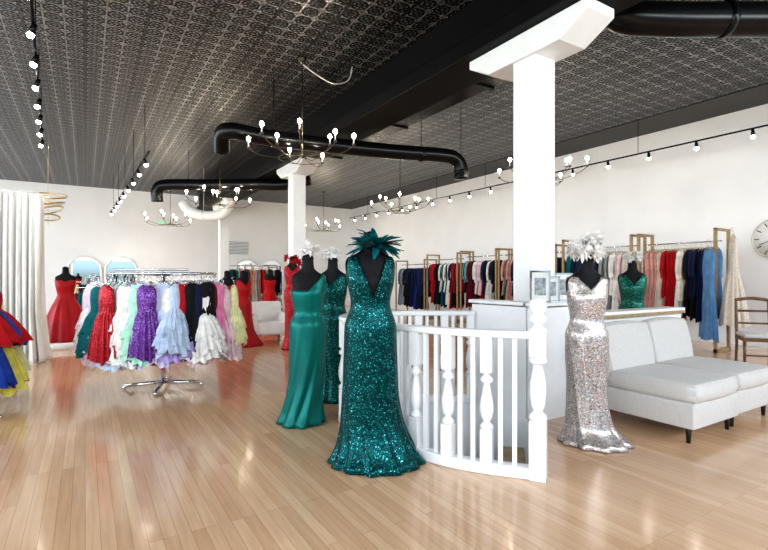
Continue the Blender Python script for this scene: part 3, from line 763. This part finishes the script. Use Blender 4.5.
def metal_rack(loc, rz, ln, ht, label):
    c = thing('garment_rack', label, 'garment rack', loc, rz)
    m = MB(); m.tube([(-ln/2, 0, ht), (ln/2, 0, ht)], .014, 10); obj('rail', m, M_chrome, c)
    for x in (-ln/2, ln/2):
        m = MB(); m.tube([(x, 0, .05), (x, 0, ht)], .014, 10); m.tube([(x, -.2, .05), (x, .2, .05)], .014, 8); m.sphere((x, -.2, .03), .028, 8); m.sphere((x, .2, .03), .028, 8); obj('upright', m, M_chrome, c)
    m = MB(); m.tube([(-ln/2, 0, .12), (ln/2, 0, .12)], .01, 8); obj('lower_bar', m, M_chrome, c)
def fill_rack(loc, rz, ln, ht, cols, n, kinds, group, scale=1.0, hang=False):
    for i in range(n):
        t = -ln/2+.06+(ln-.12)*(i+.5)/n
        garment(random.choice(kinds), random.choice(cols), (loc[0]+cos(rz)*t, loc[1]+sin(rz)*t, ht-.015), rz+pi/2+random.uniform(-.15, .15), group, scale*random.uniform(.93, 1.05), hang)
metal_rack((.35, 12.9, 0), 0, 1.6, 1.06, 'low chrome garment rack packed with dark dresses')
fill_rack((.35, 12.9, 0), 0, 1.6, 1.06, ['navy', 'black', 'grey', 'teal', 'slate', 'burgundy', 'lemon'], 24, ['party', 'slim'], 'dark dresses on the low rack', 1.0)
metal_rack((5.1, 17.3, 0), 0, 2.2, 1.7, 'chrome garment rack near the rear wall')
fill_rack((5.1, 17.3, 0), 0, 2.2, 1.7, ['navy', 'black', 'red', 'grey', 'cream', 'teal', 'coral'], 24, ['mid', 'long'], 'mixed garments on the rear rack')
metal_rack((2.0, 12.6, 0), .1, 1.3, 1.2, 'low chrome garment rack with mixed party dresses')
fill_rack((2.0, 12.6, 0), .1, 1.3, 1.2, ['black', 'navy', 'ivory', 'grey', 'pink'], 16, ['party', 'slim'], 'mixed party dresses on the low rack', 1.05)
metal_rack((-.86, 6.1, 0), radians(90), 1.1, 1.25, 'chrome garment rack with bright full-skirted dresses')
for y, cc, zs, sc in ((5.72, 'royal', 1.12, .90), (5.86, 'red', .62, 1.0), (6.0, 'black', .66, .95), (6.14, 'yellow', 1.04, 1.05), (6.26, 'royal', .66, 1.0), (6.38, 'red', .62, 1.05), (6.52, 'lemon', 1.04, .98)):
    garment('flare', cc, (-.86, y, 1.235), random.uniform(-.1, .1), 'bright party dresses by the curtain', sc, True, zs=zs)

# multi-arm party dress rack
RX, RY, RA = .78, 6.16, radians(-31.9)
c = thing('round_garment_rack', 'chrome multi-arm garment rack crowded with party dresses', 'garment rack', (RX, RY, 0), RA)
HT = 1.34
m = MB(); m.tube([(0, 0, .06), (0, 0, HT+.02)], .022, 12); obj('post', m, M_chrome, c)
m = MB()
for a in (0.25, pi/2+.25, pi+.25, 1.5*pi+.25): m.tube([(0, 0, .07), (.42*cos(a), .42*sin(a), .045)], .02, 8)
for a in (0.25, pi/2+.25, pi+.25, 1.5*pi+.25): m.sphere((.42*cos(a), .42*sin(a), .028), .028, 8)
obj('base', m, M_chrome, c)
m = MB(); m.tube([(.6*cos(2*pi*k/40), .42*sin(2*pi*k/40), HT) for k in range(40)], .013, 8, True)
for a in (0, pi/2, pi, 1.5*pi): m.tube([(0, 0, HT-.02), (.6*cos(a), .42*sin(a), HT)], .01, 8)
m.tube([(-.42, -.3, HT+.04), (.42, -.3, HT+.04)], .011, 8)
obj('hanging_ring', m, M_chrome, c)
ca, sa = cos(RA), sin(RA)
def RW(x, y): return (RX+x*ca-y*sa, RY+x*sa+y*ca)
ring_cols = ['lemon', 'lemon', 'palepink', 'hotpink', 'palepink', 'lemon', 'ivory', 'mint', 'aqua', 'lilac', 'teal', 'paleblue', 'lavender', 'palepink', 'grey', 'lilac', 'paleblue', 'lilac', 'ivory', 'palepink', 'paleblue', 'aqua', 'lilac', 'palepink', 'mint', 'ivory', 'mint', 'lavender', 'paleblue', 'ivory', 'red', 'ivory', 'navy', 'burgundy', 'palepink', 'hotpink', 'palepink', 'ivory']
N = len(ring_cols)
for i, cc in enumerate(ring_cols):
    a = 2*pi*i/N
    x, y = .58*cos(a), .42*sin(a); wx, wy = RW(x, y)
    garment('party', cc, (wx, wy, HT-.012), RA+a+random.uniform(-.15, .15), 'party dresses on the multi-arm rack', random.uniform(1.0, 1.12), True, zs=random.uniform(.84, .97))
front = [(-.90, .04, 'paleblue', None), (-.86, -.05, 'lilac', None), (-.81, -.12, 'ivory', None), (-.76, -.18, 'paleblue', None), (-.71, -.24, 'lilac', None), (-.66, -.30, 'palepink', None), (-.60, -.36, 'ivory', None), (-.55, -.40, 'lilac', None), (-.50, -.44, 'palepink', M_pinkseq), (-.45, -.47, 'teal', None), (-.40, -.50, 'palepink', None),
         (-.31, -.62, 'red', M_redseq), (-.23, -.55, 'paleblue', None), (-.18, -.56, 'palepink', None), (-.13, -.58, 'ivory', None), (-.08, -.59, 'ivory', None), (-.03, -.61, 'mint', None), (.02, -.59, 'mint', None), (.06, -.57, 'paleblue', None), (.13, -.66, 'lavender', M_purpseq),
         (.20, -.58, 'lilac', None), (.25, -.57, 'paleblue', None), (.29, -.56, 'ivory', None), (.34, -.54, 'lavender', None), (.38, -.52, 'paleblue', None), (.43, -.50, 'red', None), (.47, -.48, 'ivory', None), (.51, -.46, 'black', None), (.55, -.43, 'navy', None), (.59, -.39, 'ivory', None), (.63, -.35, 'black', None), (.67, -.30, 'burgundy', None), (.71, -.23, 'pink', None), (.75, -.16, 'palepink', None), (.79, -.08, 'ivory', None), (.82, 0.0, 'lemon', None)]
tags = {'red': 'red sequined party dress facing outward on the rack', 'lavender': 'purple sequined party dress facing outward on the rack'}
for i, (x, y, cc, mm) in enumerate(front):
    kd = 'slim' if (i % 3 == 1 or cc in ('black', 'navy')) else 'party'
    if mm and cc != 'palepink': kd = 'party'
    dr = random.uniform(-.10, .05) if not mm else 0
    wx, wy = RW(x*(1+dr), y*(1+dr))
    garment(kd, cc, (wx, wy, HT-.012-(.02 if mm else random.choice((0, .01, .04, .06)))), RA+math.atan2(x, -y)*.75+(random.uniform(-.9, .9) if not mm else 0), 'party dresses on the multi-arm rack', random.uniform(.90, 1.08), True, m=mm, zs=random.uniform(.80, .97), tag=tags.get(cc, '') if mm else '')

# ---------------------------------------------------------------- curtain, spiral, mirrors, vent, exit
def curtain(x0, x1, y, ret, label):
    c = thing('curtain', label, 'curtain', (0, 0, 0), group='ivory drapes')
    path = [(x0+(x1-x0)*i/150, y) for i in range(151)]
    if ret: path += [(x1+.02, y+ret*i/40) for i in range(1, 41)]
    vs = []; lev = 36; TOP = 2.54
    for j in range(lev+1):
        z = TOP*(1-j/lev)+.01; t = j/lev; fl = .045+.06*t+.1*max(0, t-.9)
        for i, (px, py) in enumerate(path):
            w = fl*(sin(i*.34+.6*sin(t*3))+.45*sin(i*.17+2+t*2)+.2*sin(i*.8+t*4))
            dxx = .22*max(0, t-.7)*(1 if i > 130 else 0)
            if i <= 150: vs.append((px+dxx*.6, py-w-.35*max(0, t-.93), z))
            else: vs.append((px+w*.6+dxx*.6, py, z))
    n = len(path); m = MB()
    m.add(vs, [(j*n+i, j*n+i+1, (j+1)*n+i+1, (j+1)*n+i) for j in range(lev) for i in range(n-1)], True)
    o = obj('drape', m, M_curtain, c); sm = o.modifiers.new('s', 'SOLIDIFY'); sm.thickness = .006
    m = MB(); m.tube([(x0-.1, y, TOP+.03), (x1+.03, y, TOP+.03)], .012, 8)
    for x in (x0+.1,): m.tube([(x, y, TOP+.03), (x, y, H)], .003, 6)
    obj('curtain_rod', m, M_white, c)
curtain(-1.25, -.62, 8.9, .5, 'ivory floor-length drape with deep folds puddling on the floor')
curtain(-2.6, -1.27, 8.7, 0, 'ivory floor-length drape with deep folds')
c = thing('hanging_spiral', 'brass spiral ornament hanging from a thin wire', 'ornament', (-.55, 10.2, 0))
m = MB()
for q, (rr, zc, tl) in enumerate(((.27, 2.72, .30), (.24, 2.58, .18), (.21, 2.46, .36), (.17, 2.34, .22))):
    m.tube([(rr*cos(2*pi*k/40), rr*sin(2*pi*k/40), zc+tl*rr*sin(2*pi*k/40+q)) for k in range(40)], .013, 6, True)
obj('coil', m, M_gold, c)
m = MB(); m.tube([(0, 0, 2.2), (0, 0, H)], .003, 5)
for zc, rr in ((2.72, .27), (2.58, .24), (2.46, .21), (2.34, .17)): m.tube([(-rr*.98, 0, zc), (rr*.98, 0, zc)], .003, 5)
obj('wire', m, M_gold, c)

def mirror(x, y, w, h, z0=0.02):
    c = thing('arched_mirror', 'tall arched floor mirror with slim pale frame against the rear wall', 'mirror', (x, y, z0), group='arched mirrors')
    pts = [(-w/2, 0), (w/2, 0)]+[(w/2*cos(a), h-w/2+w/2*sin(a)) for a in [pi*k/20 for k in range(21)]]
    m = MB(); m.add([(px, 0, pz) for px, pz in pts], [tuple(range(len(pts)))])
    o = obj('glass', m, M_mirror, c)
    m = MB(); m.tube([(px, 0, pz) for px, pz in pts], .04, 8, True); obj('frame', m, M_white, c)
for x in (-.02, 1.12, 5.7, 6.75): mirror(x, YB-.06, 1.02, 2.0)

c = thing('air_vent', 'white louvred return air grille in the rear wall', 'vent', (5.3, YB-.02, 2.5))
m = MB()
for zz in (-.28, .28): m.box((0, 0, zz), (1.0, .03, .04))
for xx in (-.5, .5): m.box((xx, 0, 0), (.04, .03, .6))
obj('frame', m, M_white, c)
m = MB()
for k in range(9): m.box((0, .0, -.24+k*.06), (.96, .02, .022))
obj('louvres', m, C['grey'], c)
c = thing('exit_sign', 'small white sign with green EXIT lettering', 'exit sign', (2.5, YB-.03, 3.36))
m = MB(); m.box((0, 0, 0), (.42, .05, .22)); obj('housing', m, M_white, c, bevel=.01)
cu = bpy.data.curves.new('lettering', 'FONT'); cu.body = 'EXIT'; cu.size = .17; cu.align_x = 'CENTER'; cu.align_y = 'CENTER'; cu.extrude = .003
t = bpy.data.objects.new('tmp_text', cu); COL.objects.link(t); bpy.context.view_layer.update()
tm = bpy.data.meshes.new_from_object(t.evaluated_get(bpy.context.evaluated_depsgraph_get())); bpy.data.objects.remove(t)
tm.materials.clear(); tm.materials.append(M_exit)
obj('lettering', tm, None, c, (0, -.03, 0), (pi/2, 0, 0))

# ---------------------------------------------------------------- lights & world
def area(name, loc, direction, sx, sy, e, col=(1, 1, 1)):
    l = bpy.data.lights.new(name, 'AREA'); l.shape = 'RECTANGLE'; l.size = sx; l.size_y = sy; l.energy = e; l.color = col
    o = bpy.data.objects.new(name, l); COL.objects.link(o); o.location = loc
    o.rotation_euler = Vector(direction).to_track_quat('-Z', 'Y').to_euler(); return o
area('daylight_front', (2.8, YF-.35, 3.2), (0, 1, -.12), 15, 1.2, 620, (.93, .97, 1))
area('daylight_side', (XL-.35, 8.5, 2.3), (1, 0, -.05), 23, 3.2, 1160, (.90, .955, 1))
wd = bpy.data.worlds.new('world'); scn.world = wd; wd.use_nodes = True
nt = wd.node_tree; bg = nt.nodes['Background']
tc = nt.nodes.new('ShaderNodeTexCoord'); sx = nt.nodes.new('ShaderNodeSeparateXYZ'); nt.links.new(tc.outputs['Generated'], sx.inputs[0])
rp = nt.nodes.new('ShaderNodeValToRGB'); e = rp.color_ramp.elements
e[0].position = .0; e[0].color = (.28, .38, .34, 1); e[1].position = .35; e[1].color = (.34, .58, 1.0, 1)
q = e.new(.02); q.color = (.50, .72, .95, 1)
nt.links.new(sx.outputs['Z'], rp.inputs['Fac']); nt.links.new(rp.outputs['Color'], bg.inputs['Color'])
bg.inputs['Strength'].default_value = 1.15

# ---------------------------------------------------------------- camera
cam = bpy.data.cameras.new('camera'); co = bpy.data.objects.new('camera', cam); COL.objects.link(co)
cam.sensor_width = 36; cam.lens = 480/768*36; cam.clip_start = .05; cam.clip_end = 100
cam.shift_y = 2/768
co.location = (0, 0, 1.3); co.rotation_euler = (radians(90), 0, radians(-31.9))
scn.camera = co
